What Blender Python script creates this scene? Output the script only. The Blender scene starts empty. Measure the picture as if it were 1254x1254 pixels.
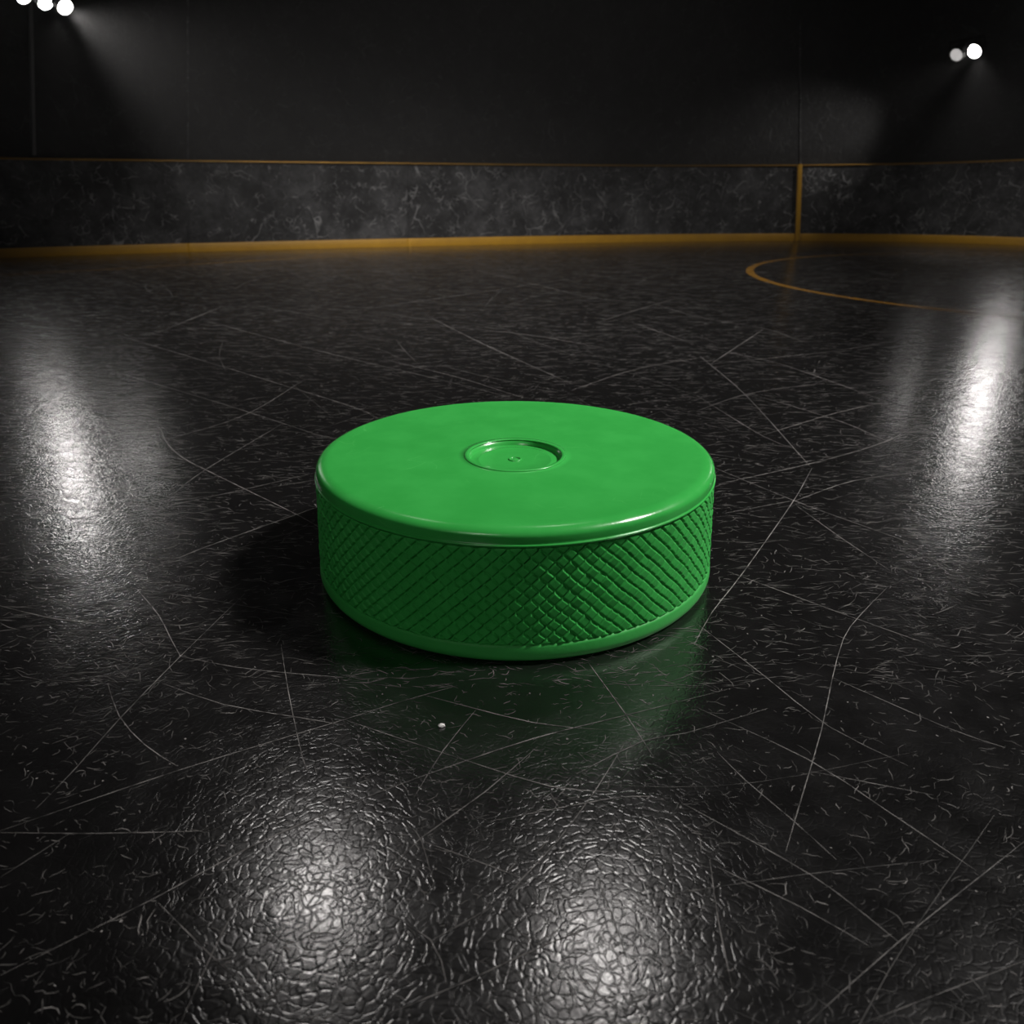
import bpy, bmesh, math, random
import numpy as np
from mathutils import Vector, Matrix

random.seed(7)
rng = np.random.default_rng(7)
scene = bpy.context.scene
C = scene.collection

# ------------------------------------------------------------------ camera
F_PX, PITCH = 940.0, math.atan2(627 - 226, 940.0)
R = 0.381                                   # puck radius
CAM = Vector((-0.0058, -1.4273, 0.7094))
cd = bpy.data.cameras.new('camera')
cam = bpy.data.objects.new('camera', cd)
C.objects.link(cam)
cam.location = CAM
cam.rotation_euler = (math.pi / 2 - PITCH, 0, 0)
cd.sensor_width = 36.0
cd.lens = 36.0 * F_PX / 1254.0
cd.clip_start, cd.clip_end = 0.02, 100
cd.dof.use_dof = True
cd.dof.focus_distance = 1.36
cd.dof.aperture_fstop = 5.2
scene.camera = cam
scene.cycles.max_bounces = 5
scene.cycles.diffuse_bounces = 2
scene.cycles.glossy_bounces = 3
scene.cycles.volume_bounces = 0

# ------------------------------------------------------------------ world, exposure
scene.view_settings.view_transform = 'Standard'
scene.view_settings.look = 'None'
scene.view_settings.exposure = 0.0
scene.view_settings.gamma = 1.0
scene.view_settings.use_curve_mapping = False
world = bpy.data.worlds.new('world')
scene.world = world
world.use_nodes = True
world.node_tree.nodes['Background'].inputs[0].default_value = (1.0, 1.0, 1.05, 1)
world.node_tree.nodes['Background'].inputs[1].default_value = 0.0015

_c, _s = math.cos(PITCH), math.sin(PITCH)


def ray(px, py):
    a, b = (px - 627) / F_PX, -(py - 627) / F_PX
    return Vector((a, _c + b * _s, -_s + b * _c))


def ground(px, py, z=0.0):
    D = ray(px, py)
    return CAM + D * ((z - CAM.z) / D.z)


def at_depth(px, py, y):
    D = ray(px, py)
    return CAM + D * ((y - CAM.y) / D.y)


# ------------------------------------------------------------------ lights
WARM = (1.0, 0.955, 0.925)


def lamp(name, kind, loc, aim, watts, size, cone=None, blend=0.5, col=WARM):
    ld = bpy.data.lights.new(name, kind)
    ld.energy = watts
    ld.color = col
    if kind == 'SPOT':
        ld.shadow_soft_size = size
        ld.spot_size = math.radians(cone)
        ld.spot_blend = blend
    else:
        ld.shape = 'DISK'
        ld.size = size
    o = bpy.data.objects.new(name, ld)
    C.objects.link(o)
    o.location = loc
    o.rotation_euler = (Vector(aim) - Vector(loc)).to_track_quat('-Z', 'Y').to_euler()
    return o


# rink lamps hung above the ice, out of the frame, and two added fills
lamp('key_lamp', 'SPOT', (3.95, 0.15, 4.85), (-0.22, 1.15, 0), 2500, 0.45, 50, 1.0)


def overhead(name, px, py, height, watts, size, cone):
    g = ground(px, py)
    d = (g - CAM).normalized()
    d.z = -d.z
    p = g + d * (height / d.z)
    return lamp(name, 'SPOT', p, (0, 0.25, 0), watts, size, cone, 0.8)


overhead('ceiling_lamp_a', 393, 1100, 3.4, 14, 0.13, 46)
overhead('ceiling_lamp_b', 735, 1165, 3.4, 18, 0.15, 46)
lamp('far_floor_fill', 'SPOT', (0.1, 2.2, 6.2), (-0.25, 5.0, 0), 2450, 0.3, 70, 1.0)  # added spot without a fixture, brightens the far floor and the boards
lamp('fill_lamp', 'SPOT', (-1.6, -4.2, 3.4), (0, 0, 0.1), 215, 0.7, 18, 1.0)  # added fill, coned on the puck to lift its dark side

# ------------------------------------------------------------------ helpers


def link(name, mesh, mats, parent=None):
    o = bpy.data.objects.new(name, mesh)
    for m in (mats if isinstance(mats, (list, tuple)) else [mats]):
        mesh.materials.append(m)
    C.objects.link(o)
    if parent:
        o.parent = parent
    return o


def from_arrays(name, V, Fs, smooth=True, mat_idx=None):
    me = bpy.data.meshes.new(name)
    me.from_pydata([tuple(v) for v in V], [], [tuple(f) for f in Fs])
    if smooth:
        me.polygons.foreach_set('use_smooth', [True] * len(me.polygons))
    if mat_idx is not None:
        me.polygons.foreach_set('material_index', mat_idx)
    me.update()
    return me


def lathe_mesh(name, profile, n=192, cap0=True, cap1=True, off=None):
    """profile: (r, z) list bottom/outside order; off(r,z)->y shift of that ring"""
    V, Fs = [], []
    for (r, z) in profile:
        oy = off(r, z) if off else 0.0
        for k in range(n):
            a = 2 * math.pi * k / n
            V.append((r * math.cos(a), r * math.sin(a) + oy, z))
    for i in range(len(profile) - 1):
        for k in range(n):
            k2 = (k + 1) % n
            Fs.append((i * n + k, i * n + k2, (i + 1) * n + k2, (i + 1) * n + k))
    if cap0:
        Fs.append(tuple(range(n - 1, -1, -1)))
    if cap1:
        b = (len(profile) - 1) * n
        Fs.append(tuple(range(b, b + n)))
    return from_arrays(name, V, Fs)


def bm_cyl(bm, p0, p1, r0, r1=None, seg=24):
    p0, p1 = Vector(p0), Vector(p1)
    r1 = r0 if r1 is None else r1
    q = (p1 - p0).to_track_quat('Z', 'Y').to_matrix().to_4x4()
    m = Matrix.Translation((p0 + p1) / 2) @ q
    bmesh.ops.create_cone(bm, cap_ends=True, segments=seg, radius1=r0, radius2=r1,
                          depth=(p1 - p0).length, matrix=m)


def bm_box(bm, c, s, rot=None):
    m = Matrix.Translation(c)
    if rot is not None:
        m = m @ rot
    m = m @ Matrix.Diagonal((s[0], s[1], s[2], 1))
    bmesh.ops.create_cube(bm, size=1.0, matrix=m)


def bm_done(bm, name, mat, parent=None, bevel=0.0, smooth=True):
    me = bpy.data.meshes.new(name)
    bm.to_mesh(me)
    bm.free()
    o = link(name, me, mat, parent)
    if bevel:
        b = o.modifiers.new('bevel', 'BEVEL')
        b.width, b.segments, b.limit_method = bevel, 2, 'ANGLE'
    if smooth:
        me.polygons.foreach_set('use_smooth', [True] * len(me.polygons))
        me.set_sharp_from_angle(angle=math.radians(35))
    return o


def tag(o, label=None, cat=None, group=None, kind=None):
    for k, v in (('label', label), ('category', cat), ('group', group), ('kind', kind)):
        if v:
            o[k] = v
    return o


def empty(name, loc):
    o = bpy.data.objects.new(name, None)
    o.empty_display_size = 0.05
    C.objects.link(o)
    o.location = loc
    return o


# ------------------------------------------------------------------ material tools
class NT:
    def __init__(self, name):
        self.m = bpy.data.materials.new(name)
        self.m.use_nodes = True
        self.t = self.m.node_tree
        self.b = self.t.nodes['Principled BSDF']
        self.out = self.t.nodes['Material Output']

    def n(self, typ, **kw):
        nd = self.t.nodes.new(typ)
        for k, v in kw.items():
            setattr(nd, k, v)
        return nd

    def set(self, sock, v):
        if hasattr(v, 'is_output') or isinstance(v, bpy.types.NodeSocket):
            self.t.links.new(v, sock)
        else:
            sock.default_value = v

    def obj(self):
        return self.n('ShaderNodeTexCoord').outputs['Object']

    def mapping(self, vec, scale=(1, 1, 1), rot=(0, 0, 0), loc=(0, 0, 0)):
        m = self.n('ShaderNodeMapping')
        self.set(m.inputs['Vector'], vec)
        m.inputs['Scale'].default_value = scale
        m.inputs['Rotation'].default_value = rot
        m.inputs['Location'].default_value = loc
        return m.outputs[0]

    def noise(self, vec, scale, detail=2.0, rough=0.5, dist=0.0, color=False):
        nd = self.n('ShaderNodeTexNoise')
        self.set(nd.inputs['Vector'], vec)
        nd.inputs['Scale'].default_value = scale
        nd.inputs['Detail'].default_value = detail
        nd.inputs['Roughness'].default_value = rough
        nd.inputs['Distortion'].default_value = dist
        return nd.outputs['Color' if color else 'Fac']

    def voro(self, vec, scale, feature='DISTANCE_TO_EDGE', rand=1.0):
        nd = self.n('ShaderNodeTexVoronoi', feature=feature)
        self.set(nd.inputs['Vector'], vec)
        nd.inputs['Scale'].default_value = scale
        nd.inputs['Randomness'].default_value = rand
        return nd.outputs['Distance']

    def ramp(self, fac, a, b, lo=0.0, hi=1.0):
        nd = self.n('ShaderNodeMapRange', interpolation_type='SMOOTHSTEP')
        self.set(nd.inputs['Value'], fac)
        nd.inputs['From Min'].default_value = a
        nd.inputs['From Max'].default_value = b
        nd.inputs['To Min'].default_value = lo
        nd.inputs['To Max'].default_value = hi
        return nd.outputs['Result']

    def math(self, op, a, b=0.0, clamp=False):
        nd = self.n('ShaderNodeMath', operation=op)
        nd.use_clamp = clamp
        self.set(nd.inputs[0], a)
        self.set(nd.inputs[1], b)
        return nd.outputs[0]

    def mix(self, fac, a, b):
        nd = self.n('ShaderNodeMix', data_type='RGBA')
        self.set(nd.inputs[0], fac)
        self.set(nd.inputs[6], a)
        self.set(nd.inputs[7], b)
        return nd.outputs[2]

    def warp(self, vec, scale, amount):
        nz = self.noise(vec, scale, 1.0, color=True)
        s = self.n('ShaderNodeVectorMath', operation='SUBTRACT')
        self.set(s.inputs[0], nz)
        s.inputs[1].default_value = (0.5, 0.5, 0.5)
        k = self.n('ShaderNodeVectorMath', operation='SCALE')
        self.set(k.inputs[0], s.outputs[0])
        k.inputs['Scale'].default_value = amount
        a = self.n('ShaderNodeVectorMath', operation='ADD')
        self.set(a.inputs[0], vec)
        self.set(a.inputs[1], k.outputs[0])
        return a.outputs[0]

    def bump(self, h, strength, dist):
        nd = self.n('ShaderNodeBump')
        self.set(nd.inputs['Height'], h)
        nd.inputs['Strength'].default_value = strength
        nd.inputs['Distance'].default_value = dist
        return nd.outputs[0]


def col(r, g, b):
    return (r, g, b, 1.0)


def floor_material(name, base, base2, ior=2.4):
    t = NT(name)
    P = t.obj()
    t.set(t.b.inputs['Base Color'], t.mix(t.noise(P, 6.0, 4.0, 0.65), base, base2))
    t.set(t.b.inputs['Roughness'], t.ramp(t.noise(P, 14.0, 3.0, 0.6), 0.3, 0.7, 0.165, 0.215))
    t.b.inputs['IOR'].default_value = ior
    # leathery relief of the worn surface
    wl = t.warp(P, 30.0, 0.03)
    l1 = t.ramp(t.voro(wl, 88.0), 0.0, 0.16)
    l2 = t.noise(P, 120.0, 2.0, 0.6, 0.6)
    h = t.math('ADD', t.math('MULTIPLY', l1, 0.55), t.math('MULTIPLY', l2, 0.7))
    h = t.math('ADD', h, t.math('MULTIPLY', t.noise(P, 32.0, 1.0), 1.6))
    t.set(t.b.inputs['Normal'], t.bump(h, 0.165, 0.0012))
    return t.m


M = {}
M['ice'] = floor_material('black_floor', col(0.0032, 0.0031, 0.0032), col(0.0085, 0.0082, 0.0082))
M['paint'] = floor_material('floor_line_paint', col(0.34, 0.165, 0.016), col(0.16, 0.08, 0.01), 1.5)

t = NT('skate_scratch')
P = t.obj()
t.b.inputs['Base Color'].default_value = col(0.30, 0.285, 0.275)
t.b.inputs['Roughness'].default_value = 0.55
t.set(t.b.inputs['Base Color'], t.mix(t.math('MULTIPLY', t.ramp(t.noise(P, 40.0, 2.0, 0.7), 0.3, 0.62), t.ramp(t.noise(P, 3.0, 2.0), 0.3, 0.6, 0.3, 1.0)), col(0.025, 0.024, 0.0235), col(0.30, 0.285, 0.275)))
M['scratch'] = t.m

t = NT('faint_scratch')
P = t.obj()
t.set(t.b.inputs['Base Color'], t.mix(t.ramp(t.noise(P, 25.0, 2.0, 0.7), 0.3, 0.65), col(0.012, 0.012, 0.012), col(0.14, 0.134, 0.128)))
t.b.inputs['Roughness'].default_value = 0.45
M['faint'] = t.m


def wall_material(name, lo, hi, mark, gain):
    t = NT(name)
    P = t.obj()
    n1 = t.noise(P, 2.3, 6.0, 0.65, 0.4)
    n2 = t.noise(P, 9.0, 5.0, 0.7, 0.8)
    base = t.mix(t.ramp(t.math('MULTIPLY', n1, t.math('ADD', n2, 0.45)), 0.3, 0.72), lo, hi)
    w = t.warp(t.warp(P, 2.5, 0.45), 9.0, 0.12)
    e = t.ramp(t.voro(w, 4.2), 0.0, 0.035, 1.0, 0.0)
    e = t.math('MULTIPLY', e, t.ramp(t.noise(P, 5.0, 3.0, 0.6), 0.46, 0.66))
    w2 = t.warp(P, 6.0, 0.2)
    e2 = t.ramp(t.voro(w2, 13.0), 0.0, 0.05, 1.0, 0.0)
    e2 = t.math('MULTIPLY', e2, t.ramp(t.noise(P, 8.0, 3.0, 0.6), 0.50, 0.66))
    e = t.math('MULTIPLY', t.math('MAXIMUM', e, e2), gain)
    t.set(t.b.inputs['Base Color'], t.mix(e, base, mark))
    t.b.inputs['Roughness'].default_value = 0.62
    t.b.inputs['Specular IOR Level'].default_value = 0.3
    t.set(t.b.inputs['Normal'], t.bump(t.math('ADD', n2, e), 0.35, 0.02))
    return t.m


M['board'] = wall_material('scuffed_black_board', col(0.016, 0.016, 0.0165), col(0.085, 0.085, 0.087), col(0.28, 0.28, 0.28), 0.9)
M['upper'] = wall_material('black_hall_wall', col(0.007, 0.007, 0.007), col(0.019, 0.019, 0.019), col(0.06, 0.06, 0.06), 0.5)

t = NT('yellow_kickplate')
P = t.obj()
t.set(t.b.inputs['Base Color'], t.mix(t.noise(P, 7.0, 5.0, 0.7), col(0.36, 0.175, 0.003), col(0.60, 0.32, 0.007)))
t.b.inputs['Roughness'].default_value = 0.5
t.set(t.b.inputs['Normal'], t.bump(t.noise(P, 30.0, 3.0), 0.2, 0.01))
M['yellow'] = t.m

t = NT('yellow_cap_rail')
P = t.obj()
t.set(t.b.inputs['Base Color'], t.mix(t.noise(P, 5.0, 4.0, 0.7), col(0.26, 0.13, 0.02), col(0.50, 0.29, 0.05)))
t.b.inputs['Roughness'].default_value = 0.38
t.b.inputs['Metallic'].default_value = 0.7
M['rail'] = t.m

t = NT('black_metal')
t.set(t.b.inputs['Base Color'], t.mix(t.noise(t.obj(), 25.0, 3.0), col(0.006, 0.006, 0.006), col(0.011, 0.011, 0.011)))
t.b.inputs['Roughness'].default_value = 0.85
t.b.inputs['Specular IOR Level'].default_value = 0.05
M['metal'] = t.m


t = NT('grey_pole')
t.set(t.b.inputs['Base Color'], t.mix(t.noise(t.obj(), 12.0, 3.0), col(0.06, 0.06, 0.06), col(0.10, 0.10, 0.10)))
t.b.inputs['Roughness'].default_value = 0.6
M['pole'] = t.m


def lens_material(name, strength):
    t = NT(name)
    P = t.obj()
    t.b.inputs['Base Color'].default_value = col(0.8, 0.8, 0.8)
    t.b.inputs['Emission Color'].default_value = col(1.0, 0.965, 0.94)
    # faint facets of the reflector behind the glass
    st = t.math('MULTIPLY', t.ramp(t.noise(P, 60.0, 1.0), 0.3, 0.7, 0.85, 1.1), strength)
    t.set(t.b.inputs['Emission Strength'], st)
    return t.m


M['lens'] = lens_material('lit_lens', 14.0)
M['lens_right'] = lens_material('lit_lens_right', 14.0)
M['lens_added'] = lens_material('lit_lens_added', 42.0)  # for the floodlights added beyond the left edge, sets the streak brightness
M['lens_added_right'] = lens_material('lit_lens_added_right', 31.0)  # same for the pair added beyond the right edge
M['lens_dim'] = lens_material('dim_lens', 0.42)


def plastic(name, tint=1.0, knurl=False):
    t = NT(name)
    P = t.obj()
    n = t.noise(P, 9.0, 4.0, 0.6)
    a, b = col(0.031 * tint, 0.325 * tint, 0.054 * tint), col(0.038 * tint, 0.36 * tint, 0.064 * tint)
    bc = t.mix(t.ramp(n, 0.3, 0.7), a, b)
    w = t.warp(P, 7.0, 0.12)
    hair = t.ramp(t.voro(w, 13.0), 0.0, 0.012, 1.0, 0.0)
    hair = t.math('MULTIPLY', hair, t.ramp(t.noise(P, 11.0, 3.0, 0.6), 0.55, 0.68))
    if not knurl:
        bc = t.mix(t.math('MULTIPLY', hair, 0.35), bc, col(0.10, 0.50, 0.13))
    t.set(t.b.inputs['Base Color'], bc)
    t.set(t.b.inputs['Roughness'], t.ramp(t.noise(P, 18.0, 4.0, 0.6), 0.3, 0.7, *((0.50, 0.60) if knurl else (0.19, 0.27))))
    t.b.inputs['IOR'].default_value = 1.45
    t.b.inputs['Specular IOR Level'].default_value = (0.35 if name.endswith('base') else 0.15) if knurl else 0.5
    hh = t.math('ADD', t.noise(P, 120.0, 3.0, 0.6), t.math('MULTIPLY', hair, 0.6))
    t.set(t.b.inputs['Normal'], t.bump(hh, 0.12 if not knurl else 0.3, 0.0012))
    return t.m


M['puck'] = plastic('green_rubber')
M['base'] = plastic('green_rubber_base', 0.92, True)
M['grip'] = plastic('green_rubber_knurled', 0.95, True)

t = NT('ice_chip')
t.set(t.b.inputs['Base Color'], t.mix(t.noise(t.obj(), 300.0), col(0.55, 0.55, 0.53), col(0.8, 0.8, 0.78)))
t.b.inputs['Roughness'].default_value = 0.5
M['chip'] = t.m

# ------------------------------------------------------------------ floor
V, Fs, MI = [(-14, -5, 0), (14, -5, 0), (14, 12.5, 0), (-14, 12.5, 0)], [(0, 1, 2, 3)], [0]


def strip(points, width, z, mat, taper=True, closed=False, step=0.05, wob=0.0):
    """a thin painted or scratched line lying on the floor, smoothed through its points"""
    pts = [Vector((p[0], p[1])) for p in points]
    fine = []
    n = len(pts)
    seg = n if closed else n - 1
    for i in range(seg):
        if closed:
            p0, p1, p2, p3 = pts[(i - 1) % n], pts[i], pts[(i + 1) % n], pts[(i + 2) % n]
        else:
            p1, p2 = pts[i], pts[i + 1]
            p0 = pts[i - 1] if i > 0 else p1 - (p2 - p1)
            p3 = pts[i + 2] if i + 2 < n else p2 + (p2 - p1)
        k = max(2, min(40, int((p2 - p1).length / step)))
        for j in range(k):
            u = j / k
            fine.append(0.5 * ((2 * p1) + (p2 - p0) * u + (2 * p0 - 5 * p1 + 4 * p2 - p3) * u * u
                               + (3 * p1 - p0 - 3 * p2 + p3) * u ** 3))
    if not closed:
        fine.append(pts[-1])
    base = len(V)
    m = len(fine)
    for i, p in enumerate(fine):
        a = fine[(i - 1) % m] if (closed or i > 0) else p
        b = fine[(i + 1) % m] if (closed or i < m - 1) else p
        d = (b - a)
        if d.length < 1e-9:
            d = Vector((1, 0))
        d.normalize()
        nrm = Vector((-d.y, d.x))
        w = width * 0.5
        if taper:
            e = min(i, m - 1 - i) / max(1.0, m * 0.18)
            w *= 0.35 + 0.65 * min(1.0, e)
        w *= 1.0 + wob * (random.random() - 0.5)
        V.append((p.x + nrm.x * w, p.y + nrm.y * w, z))
        V.append((p.x - nrm.x * w, p.y - nrm.y * w, z))
    for i in range(m if closed else m - 1):
        j = (i + 1) % m
        Fs.append((base + 2 * i, base + 2 * i + 1, base + 2 * j + 1, base + 2 * j))
        MI.append(mat)


# painted circle on the right and the thin line that follows the boards
cx, cy, cr = 4.553, 5.069, 2.516
cx += CAM.x
strip([(cx + cr * math.cos(a), cy + cr * math.sin(a)) for a in np.linspace(0, 2 * math.pi, 48, endpoint=False)],
      0.066, 0.0003, 1, False, True, 0.1, 0.25)
strip([ground(x, y) for x, y in [(-60, 341), (0, 337), (60, 333.5), (120, 330.5), (200, 326), (300, 320), (400, 314.5), (470, 311)]],
      0.03, 0.0003, 1, True, False, 0.3, 0.2)

LINES = [
    [(143, 410), (400, 488), (462, 512)], [(143, 456), (270, 494), (400, 536)],
    [(245, 391), (400, 432), (560, 470), (625, 487)], [(376, 463), (300, 508), (188, 543)],
    [(196, 523), (204, 542), (223, 560), (255, 577), (363, 630), (392, 647)],
    [(344, 520), (249, 577), (207, 610)], [(386, 579), (297, 600), (179, 625)],
    [(392, 620), (252, 670), (178, 700)], [(191, 408), (271, 376)],
    [(854, 424), (895, 432), (962, 448), (1084, 491)], [(800, 372), (854, 388), (934, 402), (988, 420)],
    [(857, 436), (911, 482), (991, 570)], [(994, 574), (972, 613), (911, 700), (872, 750), (850, 790)],
    [(854, 485), (934, 534), (972, 549)], [(854, 503), (918, 482), (1010, 469)], [(873, 444), (934, 404)],
    [(880, 593), (1004, 565), (1084, 541), (1128, 520)], [(934, 533), (1023, 506), (1090, 491)],
    [(875, 573), (972, 613), (1068, 648), (1130, 670)], [(972, 614), (1045, 589), (1128, 578)],
    [(975, 619), (1026, 656), (1090, 699)], [(886, 629), (972, 613)],
    [(870, 446), (1013, 431), (1100, 417)], [(918, 482), (1023, 514), (1090, 542)],
    [(300, 727), (221, 804), (146, 881), (93, 941), (44, 991)], [(168, 722), (194, 753), (208, 780), (221, 804)],
    [(221, 804), (287, 817), (349, 824), (420, 830)], [(199, 837), (274, 863), (367, 879), (420, 888)],
    [(0, 1195), (194, 1098), (309, 1036), (420, 988), (514, 952), (652, 905), (775, 874), (900, 842)],
    [(0, 1018), (221, 943), (420, 882), (489, 860), (560, 840)],
    [(344, 788), (353, 846), (371, 930), (380, 947)], [(0, 1020), (120, 1021), (247, 1018)],
    [(194, 1106), (256, 1168), (287, 1195)], [(221, 1254), (260, 1168), (282, 1124)],
    [(132, 837), (146, 877), (177, 912), (216, 938)], [(0, 742), (62, 757), (130, 765)], [(0, 1075), (84, 1022)],
    [(420, 881), (572, 932), (673, 963), (746, 970)], [(585, 867), (543, 919), (507, 977)],
    [(659, 914), (594, 970), (514, 1028), (474, 1071)], [(601, 1006), (710, 985), (764, 976), (807, 976)],
    [(764, 912), (728, 970), (681, 1032), (637, 1079), (619, 1104)], [(720, 811), (767, 876), (800, 927)],
    [(706, 948), (789, 907), (840, 898), (940, 868)], [(521, 852), (652, 885), (739, 894)],
    [(516, 1030), (601, 1061), (637, 1075)], [(453, 1106), (527, 1151), (547, 1205)], [(527, 1153), (608, 1108)],
    [(474, 1242), (572, 1202), (673, 1155), (811, 1104)], [(728, 1068), (749, 1119), (771, 1187)],
    [(704, 1187), (731, 1216), (768, 1242)], [(742, 1184), (720, 1234)], [(505, 1014), (516, 1030), (530, 1078)],
    [(891, 700), (1046, 757), (1134, 788)],
    [(1086, 720), (1052, 755), (1033, 782), (1019, 832), (1006, 894), (984, 969), (962, 1044)],
    [(856, 766), (936, 828), (1015, 890), (1112, 938)], [(1019, 830), (1156, 890), (1231, 916)],
    [(856, 868), (989, 930), (1077, 987), (1196, 1067)], [(993, 945), (1143, 974)],
    [(878, 921), (913, 956), (971, 1005), (1024, 1053)], [(834, 983), (958, 1051), (1024, 1093), (1099, 1153)],
    [(878, 1062), (980, 1111), (1064, 1159)], [(1254, 1031), (1099, 1155), (989, 1254)],
    [(1055, 1254), (1254, 1177)], [(869, 1053), (880, 1130), (896, 1208)],
    [(420, 382), (554, 363), (654, 348), (735, 335)], [(520, 385), (587, 419), (700, 470)],
    [(470, 393), (638, 409), (760, 430)], [(585, 331), (654, 348), (735, 366), (822, 371)],
    [(840, 362), (772, 382), (731, 395)], [(775, 395), (840, 418)],
    [(300, 350), (420, 338), (560, 322)], [(640, 487), (560, 462), (470, 440)], [(700, 478), (780, 452), (870, 436)],
]
for L in LINES:
    far = ground(*L[len(L) // 2]).y - CAM.y
    strip([ground(*p) for p in L], 0.0006 + 0.00052 * far, 0.0006, 2, True, False, 0.05, 0.5)
# many finer skate marks all over the sheet
for k in range(420):
    x, y = rng.uniform(-4.5, 5.0), rng.uniform(-1.1, 8.5)
    ang = rng.choice([0.45, -0.45, 0.1, 1.1, -1.0]) + rng.normal(0, 0.25)
    ln = rng.uniform(0.15, 0.9) * (1 + y * 0.12)
    bend = rng.normal(0, 0.05) * ln
    d = Vector((math.cos(ang), math.sin(ang)))
    nn = Vector((-d.y, d.x))
    p = Vector((x, y))
    strip([p - d * ln / 2, p + nn * bend, p + d * ln / 2], rng.uniform(0.0006, 0.0012) * (0.75 + 0.3 * max(0.0, y + 0.6)), 0.0005, 3, True, False, 0.06, 0.6)
# short squiggly nicks, thick on the ground near the puck and thinner further away
NS, NP = 36000, 5
far = rng.random(NS) ** 1.5
sy = -1.12 + far * 8.2
sx = rng.uniform(-1, 1, NS) * (0.75 + 0.74 * (sy + 1.43))
szs = 1.0 + 0.30 * (sy + 1.0)
sl = (np.abs(rng.normal(0.0, 0.015, NS)) + 0.004) * (0.25 + 0.7 * szs)
sa = rng.normal(0.0, 0.65, NS)
sw = (0.00022 + 0.0005 * rng.random(NS) ** 2) * (0.30 + 0.55 * szs)
sm = np.where(rng.random(NS) < 0.15, 2, 3)
px_, py_ = sx.copy(), sy.copy()
for q in range(NP):
    sa = sa + rng.normal(0, 0.4, NS)
    w = sw * (0.3 if q in (0, NP - 1) else 1.0)
    dx, dy = np.cos(sa), np.sin(sa)
    if q == 0:
        rows = []
    rows.append(np.stack([np.stack([px_ - dy * w, py_ + dx * w, np.full(NS, 0.0004)], -1),
                          np.stack([px_ + dy * w, py_ - dx * w, np.full(NS, 0.0004)], -1)], 1))
    px_ = px_ + dx * sl / NP
    py_ = py_ + dy * sl / NP
arr = np.stack(rows, 1).reshape(-1, 3)           # NS * NP * 2
b0 = len(V)
V.extend(arr.tolist())
for k in range(NS):
    o_ = b0 + k * NP * 2
    for q in range(NP - 1):
        i_ = o_ + 2 * q
        Fs.append((i_, i_ + 1, i_ + 3, i_ + 2))
    MI.extend([int(sm[k])] * (NP - 1))
# long shallow streaks lying mostly crosswise further out
NS2 = 22000
y2 = -0.45 + rng.random(NS2) ** 1.25 * 8.2
x2 = rng.uniform(-1, 1, NS2) * (0.75 + 0.74 * (y2 + 1.43))
a2 = rng.normal(0.0, 0.30, NS2)
l2_ = (0.02 + np.abs(rng.normal(0, 0.055, NS2))) * (0.6 + 0.2 * y2)
w2_ = (0.0006 + 0.0010 * rng.random(NS2) ** 2) * (0.7 + 0.33 * y2)
b2_ = rng.normal(0, 0.10, NS2) * l2_
for k in range(NS2):
    dx, dy = math.cos(a2[k]), math.sin(a2[k])
    hx, hy = dx * l2_[k] / 2, dy * l2_[k] / 2
    wx, wy = -dy * w2_[k], dx * w2_[k]
    bx, by = -dy * b2_[k], dx * b2_[k]
    o_ = len(V)
    X, Y = x2[k], y2[k]
    V.extend([(X - hx, Y - hy, 0.00045), (X + bx + wx, Y + by + wy, 0.00045), (X + hx, Y + hy, 0.00045), (X + bx - wx, Y + by - wy, 0.00045)])
    Fs.append((o_, o_ + 3, o_ + 2, o_ + 1))
    MI.append(3)
# flecks of frost
for k in range(1800):
    y = -1.1 + rng.random() ** 1.6 * 4.5
    hw = 0.75 + 0.78 * (y + 1.43)
    x = rng.uniform(-hw, hw)
    w = 0.0007 + 0.0012 * rng.random() ** 3
    bidx = len(V)
    a = rng.uniform(0, 6)
    for q in range(5):
        V.append((x + w * math.cos(a + q * 1.2566), y + w * math.sin(a + q * 1.2566), 0.0007))
    Fs.append(tuple(range(bidx, bidx + 5)))
    MI.append(2)
fl = link('floor', from_arrays('floor', V, Fs, False, MI), [M['ice'], M['paint'], M['scratch'], M['faint']])
tag(fl, kind='structure')

# ------------------------------------------------------------------ rink boards along a gently curving path
kx = np.array([0, 140, 280, 420, 630, 840, 977, 1100, 1254.0])
ky = np.array([316, 311, 307.3, 303.6, 299, 295.6, 294.6, 296.2, 300.5])
ry = np.array([193.3, 195.5, 197.6, 199.4, 201.6, 202.9, 202.7, 200.2, 194.6])
kc, rc = np.polyfit(kx - 627, ky, 4), np.polyfit(kx - 627, ry, 4)
path, rail_z, path_px = [], [], []
for px in np.linspace(-60, 1314, 230):
    yb, yt = np.polyval(kc, px - 627), np.polyval(rc, px - 627)
    g = ground(px, yb)
    path.append(Vector((g.x, g.y)))
    rail_z.append(at_depth(px, yt, g.y).z)
    path_px.append(px)
# carry the boards on past both edges of the picture
d0 = (path[0] - path[4]).normalized()
d1 = (path[-1] - path[-5]).normalized()
for k in range(1, 9):
    path.insert(0, path[0] + d0 * 0.5)
    rail_z.insert(0, rail_z[0])
    path_px.insert(0, -1000 - k)
    path.append(path[-1] + d1 * 0.5)
    rail_z.append(rail_z[-1])
    path_px.append(2000 + k)
N = len(path)
nor = []                                     # towards the ice
for i in range(N):
    d = (path[min(N - 1, i + 1)] - path[max(0, i - 1)]).normalized()
    nor.append(Vector((d.y, -d.x)))
arc = [0.0]
for i in range(1, N):
    arc.append(arc[-1] + (path[i] - path[i - 1]).length)


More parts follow.
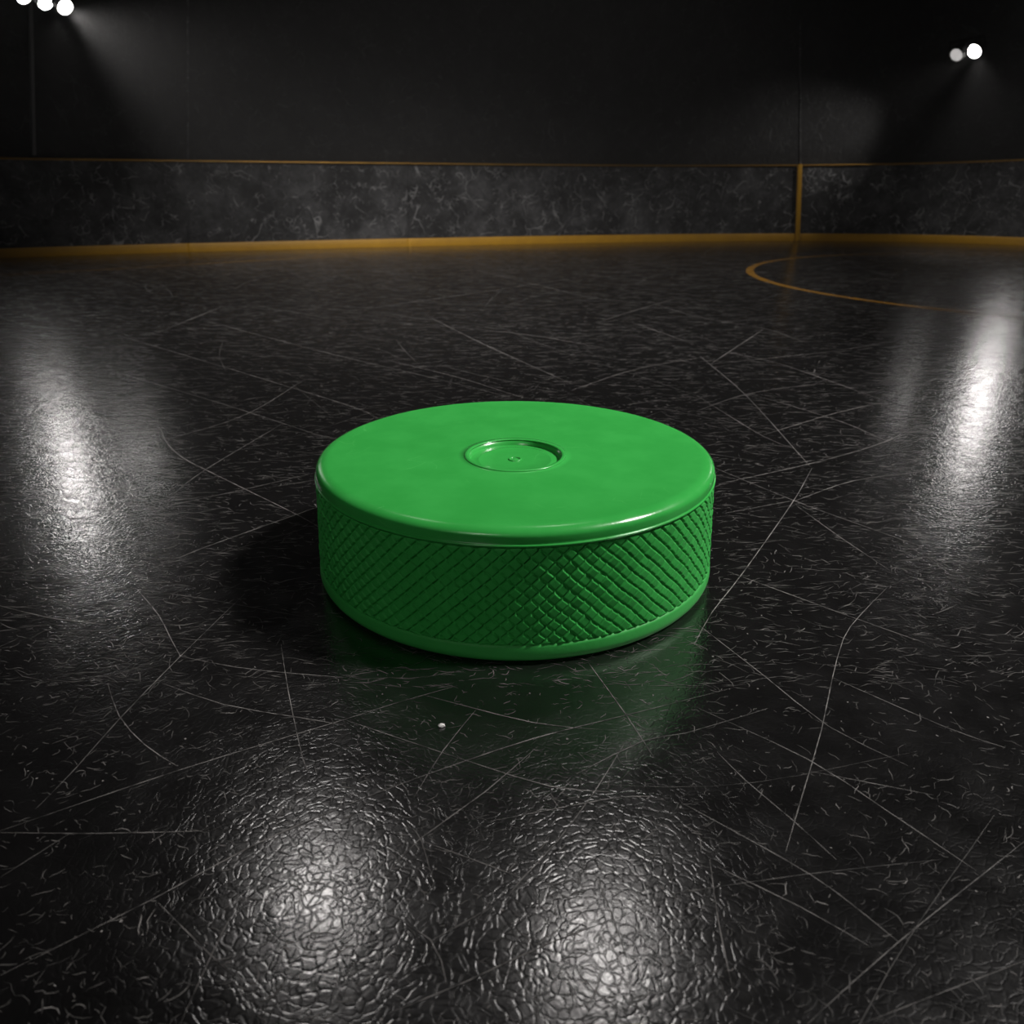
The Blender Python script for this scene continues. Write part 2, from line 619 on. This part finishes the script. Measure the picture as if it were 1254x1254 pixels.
def sweep(name, prof, mat, i0=0, i1=None, seams=(), seam_depth=0.012, smooth=True, parent=None, lean=None):
    """prof(i) -> list of (out, z); closed section swept along the path; seams are path_px of narrow grooves"""
    i1 = N - 1 if i1 is None else i1
    rows = []
    for i in range(i0, i1 + 1):
        rows.append((path[i], nor[i], prof(i), 0.0))
    # grooves
    out = []
    for k, (p, n, pr, g) in enumerate(rows):
        out.append((p, n, pr, g))
        i = i0 + k
        if i < i1:
            for s in seams:
                if path_px[i] <= s < path_px[i + 1]:
                    u = (s - path_px[i]) / (path_px[i + 1] - path_px[i])
                    pm = path[i].lerp(path[i + 1], u)
                    dd = (path[i + 1] - path[i]).normalized()
                    for off, dep in ((-0.012, 0), (-0.009, seam_depth), (0.009, seam_depth), (0.012, 0)):
                        out.append((pm + dd * off, n, pr, dep, dd * (lean[s] if lean else 0.0)))
    Vv, Ff = [], []
    m = len(out[0][2])
    for row in out:
        p, n, pr, g = row[:4]
        ld = row[4] if len(row) > 4 else Vector((0, 0))
        for (o, z) in pr:
            oo = o - g if o > -0.02 else o
            Vv.append((p.x + n.x * oo + ld.x * z, p.y + n.y * oo + ld.y * z, z))
    for i in range(len(out) - 1):
        for k in range(m):
            k2 = (k + 1) % m
            Ff.append((i * m + k, i * m + k2, (i + 1) * m + k2, (i + 1) * m + k))
    Ff.append(tuple(range(m)))
    Ff.append(tuple(range((len(out) - 1) * m, len(out) * m))[::-1])
    me = from_arrays(name, Vv, Ff, False)
    bm = bmesh.new()
    bm.from_mesh(me)
    bmesh.ops.recalc_face_normals(bm, faces=bm.faces)
    bm.to_mesh(me)
    bm.free()
    if smooth:
        me.polygons.foreach_set('use_smooth', [True] * len(me.polygons))
        me.set_sharp_from_angle(angle=math.radians(50))
    return link(name, me, mat, parent)


TH = 0.10
LEAN = {}
for s_ in (230, 500, 1232):
    g_ = ground(s_, np.polyval(kc, s_ - 627))
    q_ = at_depth(s_, np.polyval(rc, s_ - 627), g_.y)
    LEAN[s_] = (q_.x - g_.x) / q_.z
b = sweep('wall_back', lambda i: [(0, 0.0), (0, rail_z[i] - 0.011), (-TH, rail_z[i] - 0.011), (-TH, 0.0)], M['board'], seams=(230, 500, 1232), lean=LEAN)
tag(b, kind='structure')
KH = 0.094
b = sweep('baseboard_back', lambda i: [(0.0, 0.0), (0.022, 0.0), (0.022, KH - 0.012), (0.016, KH - 0.002), (0.0, KH)], M['yellow'], seams=(230, 500), seam_depth=0.003)
tag(b, kind='structure')


def rail_prof(i):
    z = rail_z[i]
    pr = [(-TH, z - 0.011)]
    for a in np.linspace(-math.pi / 2, math.pi / 2, 9):
        pr.append((0.012 + 0.012 * math.cos(a), z + 0.011 * math.sin(a)))
    pr.append((-TH, z + 0.011))
    return pr


b = sweep('trim_1', rail_prof, M['rail'])
tag(b, kind='structure')
# upright yellow strip on the boards, between two points of the board face


def strip_post(name, pa, pb, n, w, d, mat, bev):
    pa, pb = Vector(pa), Vector(pb)
    up = (pb - pa).normalized()
    side = up.cross(Vector((n.x, n.y, 0))).normalized()
    fr = side.cross(up).normalized()
    m = Matrix((side, fr, up)).transposed().to_4x4()
    bm = bmesh.new()
    bm_box(bm, (pa + pb) / 2, (w, d, (pb - pa).length), m)
    return tag(bm_done(bm, name, mat, bevel=bev), kind='structure')


ii = int(np.argmin([abs(p - 977.5) for p in path_px]))
p0, n0 = path[ii], nor[ii]
pa = at_depth(976.3, 294, p0.y)
pb = at_depth(978.8, 203.5, p0.y)
off3 = Vector((n0.x, n0.y, 0)) * 0.013
strip_post('trim_2', (pa.x + off3.x, pa.y + off3.y, 0.0), (pb.x + off3.x, pb.y + off3.y, rail_z[ii] + 0.012), n0, 0.052, 0.044, M['yellow'], 0.005)
# hall wall rising behind the boards
b = sweep('wall_rear', lambda i: [(-TH, 0.0), (-TH, 5.2), (-TH - 0.12, 5.2), (-TH - 0.12, 0.0)], M['upper'], smooth=True)
tag(b, kind='structure')
# narrow joint covers standing proud of the hall wall
for k, (px, ytop) in enumerate(((230, -40), (980, 20))):
    ii = int(np.argmin([abs(p - px) for p in path_px]))
    p0, n0 = path[ii], nor[ii]
    yw = p0.y - n0.y * (TH - 0.004)
    pb = at_depth(px, ytop, yw)
    pa = at_depth(px, np.polyval(rc, px - 627) - 2.0, yw)
    strip_post('trim_%d' % (3 + k), pa, pb, n0, 0.02, 0.012, M['board'], 0.003)

# ------------------------------------------------------------------ floodlights


FWD = Vector((0, _c, -_s))


def floodlight(loc, r, lens_mat, label, group, face=False):
    root = empty('floodlight', loc)
    d = (CAM - Vector(loc)).normalized()
    nrm = Vector((d.x * 0.25, d.y, d.z)) if face else 2 * d.dot(-FWD) * d + FWD      # towards the ice, or turned inwards and down along the hall
    root.rotation_euler = nrm.to_track_quat('Z', 'Y').to_euler()
    k = r / 0.09
    prof = [(0.030 * k, -0.20 * k), (0.055 * k, -0.195 * k), (0.062 * k, -0.15 * k), (0.092 * k, -0.05 * k),
            (0.104 * k, 0.0), (0.104 * k, 0.016 * k), (0.0935 * k, 0.016 * k), (0.0925 * k, 0.0)]
    link('housing', lathe_mesh('housing', prof, 48), M['metal'], root)
    bm = bmesh.new()
    for a in range(8):
        rot = Matrix.Rotation(a * math.pi / 4, 4, 'Z')
        bm_box(bm, rot @ Vector((0.072 * k, 0, -0.125 * k)), (0.05 * k, 0.006 * k, 0.12 * k), rot)
    bm_done(bm, 'cooling_fins', M['metal'], root)
    dome = [(r * math.cos(a), 0.004 * k + 0.012 * k * math.sin(a)) for a in np.linspace(0, math.pi / 2 - 0.08, 4)]
    link('lens', lathe_mesh('lens', dome, 32, True, True), lens_mat, root)
    bm = bmesh.new()
    for s in (-1, 1):
        bm_cyl(bm, (s * 0.098 * k, 0, -0.06 * k), (s * 0.125 * k, 0, -0.06 * k), 0.014 * k, seg=16)
        bm_box(bm, (s * 0.122 * k, 0.062 * k, -0.06 * k), (0.01 * k, 0.15 * k, 0.03 * k))
    bm_box(bm, (0, 0.137 * k, -0.06 * k), (0.254 * k, 0.01 * k, 0.03 * k))
    bm_done(bm, 'yoke', M['metal'], root, 0.002)
    tag(root, label, 'floodlight', group)
    return root


iL = int(np.argmin([abs(p - 39) for p in path_px]))
pl, nl = path[iL], nor[iL]
ydep = pl.y - 0.30
left_spec = [((29, -4.5), 9.6, 'lit round floodlight on the left pole, outermost of three, cut by the picture top'),
             ((55.5, 3), 9.6, 'lit round floodlight on the left pole, between its two lit neighbours'),
             ((79.5, 8.5), 9.8, 'lit round floodlight on the left pole, lowest of three and nearest the rink')]
left_pts = []
for (px, rp, lab) in left_spec:
    loc = at_depth(px[0], px[1], ydep)
    rr = rp / F_PX * (loc - CAM).dot(FWD) * 0.93
    floodlight(loc, rr, M['lens'], lab, None)
    left_pts.append((loc, rr))
iR = int(np.argmin([abs(p - 1190) for p in path_px]))
pr_, nr_ = path[iR], nor[iR]
ydr = pr_.y - 0.30
right_pts = []
for (px, rp, lab, lm) in [((1171.5, 67), 8.2, 'dim grey round floodlight high on the right wall, left of the glaring one', 'lens_dim'),
                          ((1193.3, 62.5), 9.0, 'glaring white round floodlight high on the right wall beside a dim grey one', 'lens_right')]:
    loc = at_depth(px[0], px[1], ydr)
    rr = rp / F_PX * (loc - CAM).dot(FWD) * 0.93
    floodlight(loc, rr, M[lm], lab, None)
    right_pts.append((loc, rr))

# pole that carries the left trio: stands on the boards' cap in front of the hall wall
pbm = pl - nl * 0.055
pa = at_depth(41.5, 193, pbm.y)
pt = at_depth(36.5, -25, pbm.y)
root = empty('light_pole', (pa.x, pa.y, rail_z[iL] + 0.011))
tag(root, 'slim dark upright pole under the three floodlights at the left', 'light pole')
top = pt - root.location
bm = bmesh.new()
bm_cyl(bm, top.normalized() * 0.012, top, 0.021, seg=24)
bm_done(bm, 'pole', M['pole'], root)
bm = bmesh.new()
bm_cyl(bm, (0, 0, 0), (0, 0, 0.014), 0.04, seg=24)
bm_done(bm, 'base_plate', M['metal'], root, 0.002)
ends = [left_pts[0][0] - root.location + Vector((-0.12, 0.06, 0.20)), left_pts[2][0] - root.location + Vector((0.08, 0.06, 0.20))]
bm = bmesh.new()
bm_cyl(bm, ends[0], ends[1], 0.016, seg=16)
bm_done(bm, 'crossbar', M['metal'], root)
mid = ends[0].lerp(ends[1], 0.4)
bm = bmesh.new()
bm_cyl(bm, top * 0.985, mid, 0.016, seg=16)
bm_done(bm, 'arm', M['metal'], root)

# bracket on the wall that carries the right pair
m2 = (right_pts[0][0] + right_pts[1][0]) / 2
root = empty('lamp_bracket', (m2.x, m2.y, m2.z + 0.14))
tag(root, 'dark wall bracket above the pair of floodlights at the right', 'bracket')
bm = bmesh.new()
bm_box(bm, (0, 0.045, 0.0), (0.40, 0.03, 0.03), Matrix.Rotation(math.radians(-10), 4, 'Y'))
bm_done(bm, 'crossbar', M['metal'], root, 0.003)
bm = bmesh.new()
wall_gap = 0.36
bm_cyl(bm, (0, 0.05, 0), (0, 0.05 + wall_gap, 0.0), 0.016, seg=20)
bm_done(bm, 'arm', M['metal'], root)

# floodlights added unseen past both sides of the frame, to make the floor streaks
for (px, py, rp, lab) in ((-74, -85, 15, 'added unseen floodlight for the floor streak past the left pole, upper one of two'),
                          (-46, 5, 15, 'added unseen floodlight for the floor streak past the left pole, lower one of two'),
                          (1322, 5, 15, 'added unseen floodlight for the floor streak past the glaring one on the right wall, upper one of two'),
                          (1296, 85, 15, 'added unseen floodlight for the floor streak past the glaring one on the right wall, lower one of two')):
    yy = ydep if px < 600 else ydr
    loc = at_depth(px, py, yy - (0.0 if px < 600 else 0.25))
    rr = rp / F_PX * (loc - CAM).dot(FWD)
    floodlight(loc, rr, M['lens_added' if px < 600 else 'lens_added_right'], lab, None, True)

# the beams of the brightest floodlights
py_at = lambda px: path[int(np.argmin([abs(p - px) for p in path_px]))].y
lp = left_pts[2][0]
lamp('beam_left', 'SPOT', lp + Vector((0.07, -0.10, -0.05)), lp + Vector((1.0, -0.12, -0.6)), 430, 0.05, 84, 1.0)
rp_ = right_pts[1][0]
lamp('beam_right', 'SPOT', rp_ + Vector((-0.04, -0.16, -0.04)), at_depth(985, 185, py_at(985)), 75, 0.05, 56, 1.0)
lamp('glow_right', 'SPOT', rp_ + Vector((0.0, -0.10, -0.06)), rp_ + Vector((0.1, -0.42, -1.0)), 75, 0.05, 90, 1.0)
lamp('glow_left', 'SPOT', lp + Vector((0.0, -0.12, -0.07)), lp + Vector((0.05, -0.45, -1.0)), 26, 0.05, 80, 1.0)

# thin haze hanging in the hall by the lamps
hm = bpy.data.materials.new('haze')
hm.use_nodes = True
ht = hm.node_tree
ht.nodes.remove(ht.nodes['Principled BSDF'])
vs = ht.nodes.new('ShaderNodeVolumeScatter')
vs.inputs['Density'].default_value = 0.0055
vs.inputs['Anisotropy'].default_value = 0.25
ht.links.new(vs.outputs[0], ht.nodes['Material Output'].inputs['Volume'])
bm = bmesh.new()
bm_box(bm, (0, 7.2, 2.6), (16, 6.4, 5.1))
hz = bm_done(bm, 'haze', hm, smooth=False)
tag(hz, 'thin grey haze glowing around the floodlights above the boards', 'haze', kind='stuff')

# ------------------------------------------------------------------ the puck
H = 0.6144 * R
RB = 1.03 * R
rad = lambda z: R + (RB - R) * (1 - z / H)
puck = empty('hockey_puck', (0, 0, 0))
tag(puck, 'bright green hockey puck with a knurled side lying on the scratched black floor', 'puck')
rt = 0.050 * R
zl, zb1 = 0.885 * H, 0.150 * H            # lip under the smooth top rim, top of the smooth base rim
# smooth top cap with its rounded shoulder, raised lip and a round well in the middle
prof = [(rad(zl) - 0.030 * R, zl - 0.012 * R), (rad(zl) - 0.004 * R, zl - 0.012 * R)]
for a in np.linspace(-math.pi / 2, math.pi / 2, 7):          # little lip bead
    prof.append((rad(zl) - 0.003 * R + 0.007 * R * math.cos(a), zl + 0.0055 * R * math.sin(a)))
prof.append((rad(zl) - 0.002 * R, zl + 0.012 * R))
rts = 0.062 * R
for a in np.linspace(0, math.pi / 2, 14):
    prof.append((R - rts + rts * math.cos(a), H - rts * 0.62 + rts * 0.62 * math.sin(a)))
WR = 0.236 * R
for r in np.linspace(R - rts - 0.01 * R, WR + 0.05 * R, 14):
    prof.append((r, H - 0.004 * R * math.sin(math.pi * (R - r) / (R - WR)) ** 2))
for a in np.linspace(math.pi, 0.0, 9):                        # raised ring around the well
    prof.append((WR + 0.008 * R - 0.011 * R * math.cos(a) * -1, H + 0.006 * R * math.sin(a)))
wd = 0.026 * R
prof += [(WR - 0.004 * R, H - 0.004 * R), (WR - 0.007 * R, H - wd * 0.8), (WR - 0.011 * R, H - wd)]
SH = -0.085 * R


def well_shift(r, z):
    if z < H - 0.04 * R:
        return 0.0
    u = min(1.0, max(0.0, (0.93 * R - r) / (0.93 * R - 0.30 * R)))
    return SH * u * u * (3 - 2 * u)


# order the ring so that radius runs inwards
ring = [p for p in prof]
body = link('top_cap', lathe_mesh('top_cap', ring, 256, False, False, well_shift), M['puck'], puck)
# disc at the bottom of the well with a faint inner step and a moulding mark
dp = [(WR - 0.011 * R, H - wd), (0.188 * R, H - wd), (0.184 * R, H - wd + 0.0022 * R), (0.178 * R, H - wd), (0.10 * R, H - wd), (0.04 * R, H - wd)]
link('center_disc', lathe_mesh('center_disc', dp + [(0.02 * R, H - wd)], 128, False, True, lambda r, z: SH), M['puck'], puck)
nub = []
for a in np.linspace(0, 2 * math.pi, 13)[:-1]:
    pass
nubp = [(0.036 * R, H - wd - 0.001 * R)]
for a in np.linspace(0, math.pi, 9):
    nubp.append((0.029 * R + 0.006 * R * math.cos(a), H - wd + 0.006 * R * math.sin(a)))
nubp += [(0.016 * R, H - wd + 0.001 * R), (0.008 * R, H - wd + 0.004 * R), (0.002 * R, H - wd + 0.0045 * R)]
link('moulding_mark', lathe_mesh('moulding_mark', nubp, 64, False, True, lambda r, z: SH), M['puck'], puck)
# base rim
rb = 0.05 * R
bp = [(RB - 0.16 * R, 0.0), (RB - rb * 1.25, 0.0)]
for a in np.linspace(-math.pi / 2, 0, 12):
    bp.append((rad(rb) - rb + rb * math.cos(a), rb + rb * math.sin(a)))
bp += [(rad(zb1) - 0.001 * R, zb1 - 0.012 * R), (rad(zb1) - 0.004 * R, zb1 - 0.003 * R), (rad(zb1) - 0.012 * R, zb1 + 0.001 * R), (rad(zb1) - 0.04 * R, zb1 + 0.001 * R)]
link('base_rim', lathe_mesh('base_rim', bp, 256, True, False), M['base'], puck)
# knurled grip: real diamonds, each a little different
NA, NPER = 2058, 98
z0, z1 = zb1 - 0.004 * R, zl - 0.008 * R
NZ = 140
th = np.linspace(0, 2 * np.pi, NA, endpoint=False)
zz = np.linspace(z0, z1, NZ)
TH2, ZZ = np.meshgrid(th, zz)
pitch = 2 * math.pi * R / NPER
aa = TH2 / (2 * np.pi) * NPER
bb = (ZZ - z0) / (pitch * 0.97)
wobble = 0.05 * np.sin(TH2 * 9 + bb * 0.7) + 0.04 * np.sin(TH2 * 23 - bb * 1.3)
u, v = aa + bb + wobble, aa - bb - wobble * 0.6
iu, iv = np.floor(u).astype(int), np.floor(v).astype(int)
fu, fv = u - iu, v - iv
ci, cj = (iu + iv) % (2 * NPER), (iu - iv + 40) % 80
tab = rng.uniform(-1, 1, (2 * NPER, 80, 4))
hs = tab[ci, cj]
edge = np.minimum(np.minimum(fu, 1 - fu), np.minimum(fv, 1 - fv))
plate = np.clip(edge / 0.15, 0, 1)
plate = plate * plate * (3 - 2 * plate)
tilt = (fu - 0.5) * (0.10 + 0.22 * hs[..., 0]) + (fv - 0.5) * (-0.10 + 0.22 * hs[..., 1])
amp = 0.0060
hgt = amp * (plate * (0.86 + 0.13 * hs[..., 2] + tilt))
fade = np.clip(np.minimum(ZZ - z0, z1 - ZZ) / (0.012 * R), 0, 1)
RR = R + (RB - R) * (1 - ZZ / H) - 0.0165 * R + hgt * (0.35 + 0.65 * fade)
Vg = np.stack([RR * np.cos(TH2), RR * np.sin(TH2), ZZ], -1).reshape(-1, 3)
idx = np.arange(NA * NZ).reshape(NZ, NA)
nx = np.roll(idx, -1, axis=1)
Fg = np.stack([idx[:-1], nx[:-1], nx[1:], idx[1:]], -1).reshape(-1, 4)
g = link('knurled_grip', from_arrays('knurled_grip', Vg.tolist(), Fg.tolist()), M['grip'], puck)
g['label'] = 'knurled band of small diamonds around the side'

# ------------------------------------------------------------------ chip of ice in front of the puck
g0 = ground(541, 890)
bm = bmesh.new()
bmesh.ops.create_icosphere(bm, subdivisions=2, radius=0.0042)
for vtx in bm.verts:
    f = 1 + 0.25 * math.sin(vtx.co.x * 900 + vtx.co.z * 700) * math.cos(vtx.co.y * 800)
    vtx.co = Vector((vtx.co.x * 1.15 * f, vtx.co.y * 0.8 * f, vtx.co.z * 0.6 * f))
zmin = min(vtx.co.z for vtx in bm.verts)
for vtx in bm.verts:
    vtx.co.z -= zmin
chip = bm_done(bm, 'ice_chip', M['chip'])
chip.location = (g0.x, g0.y, 0.0)
tag(chip, 'tiny white chip lying on the floor in front of the puck', 'chip')
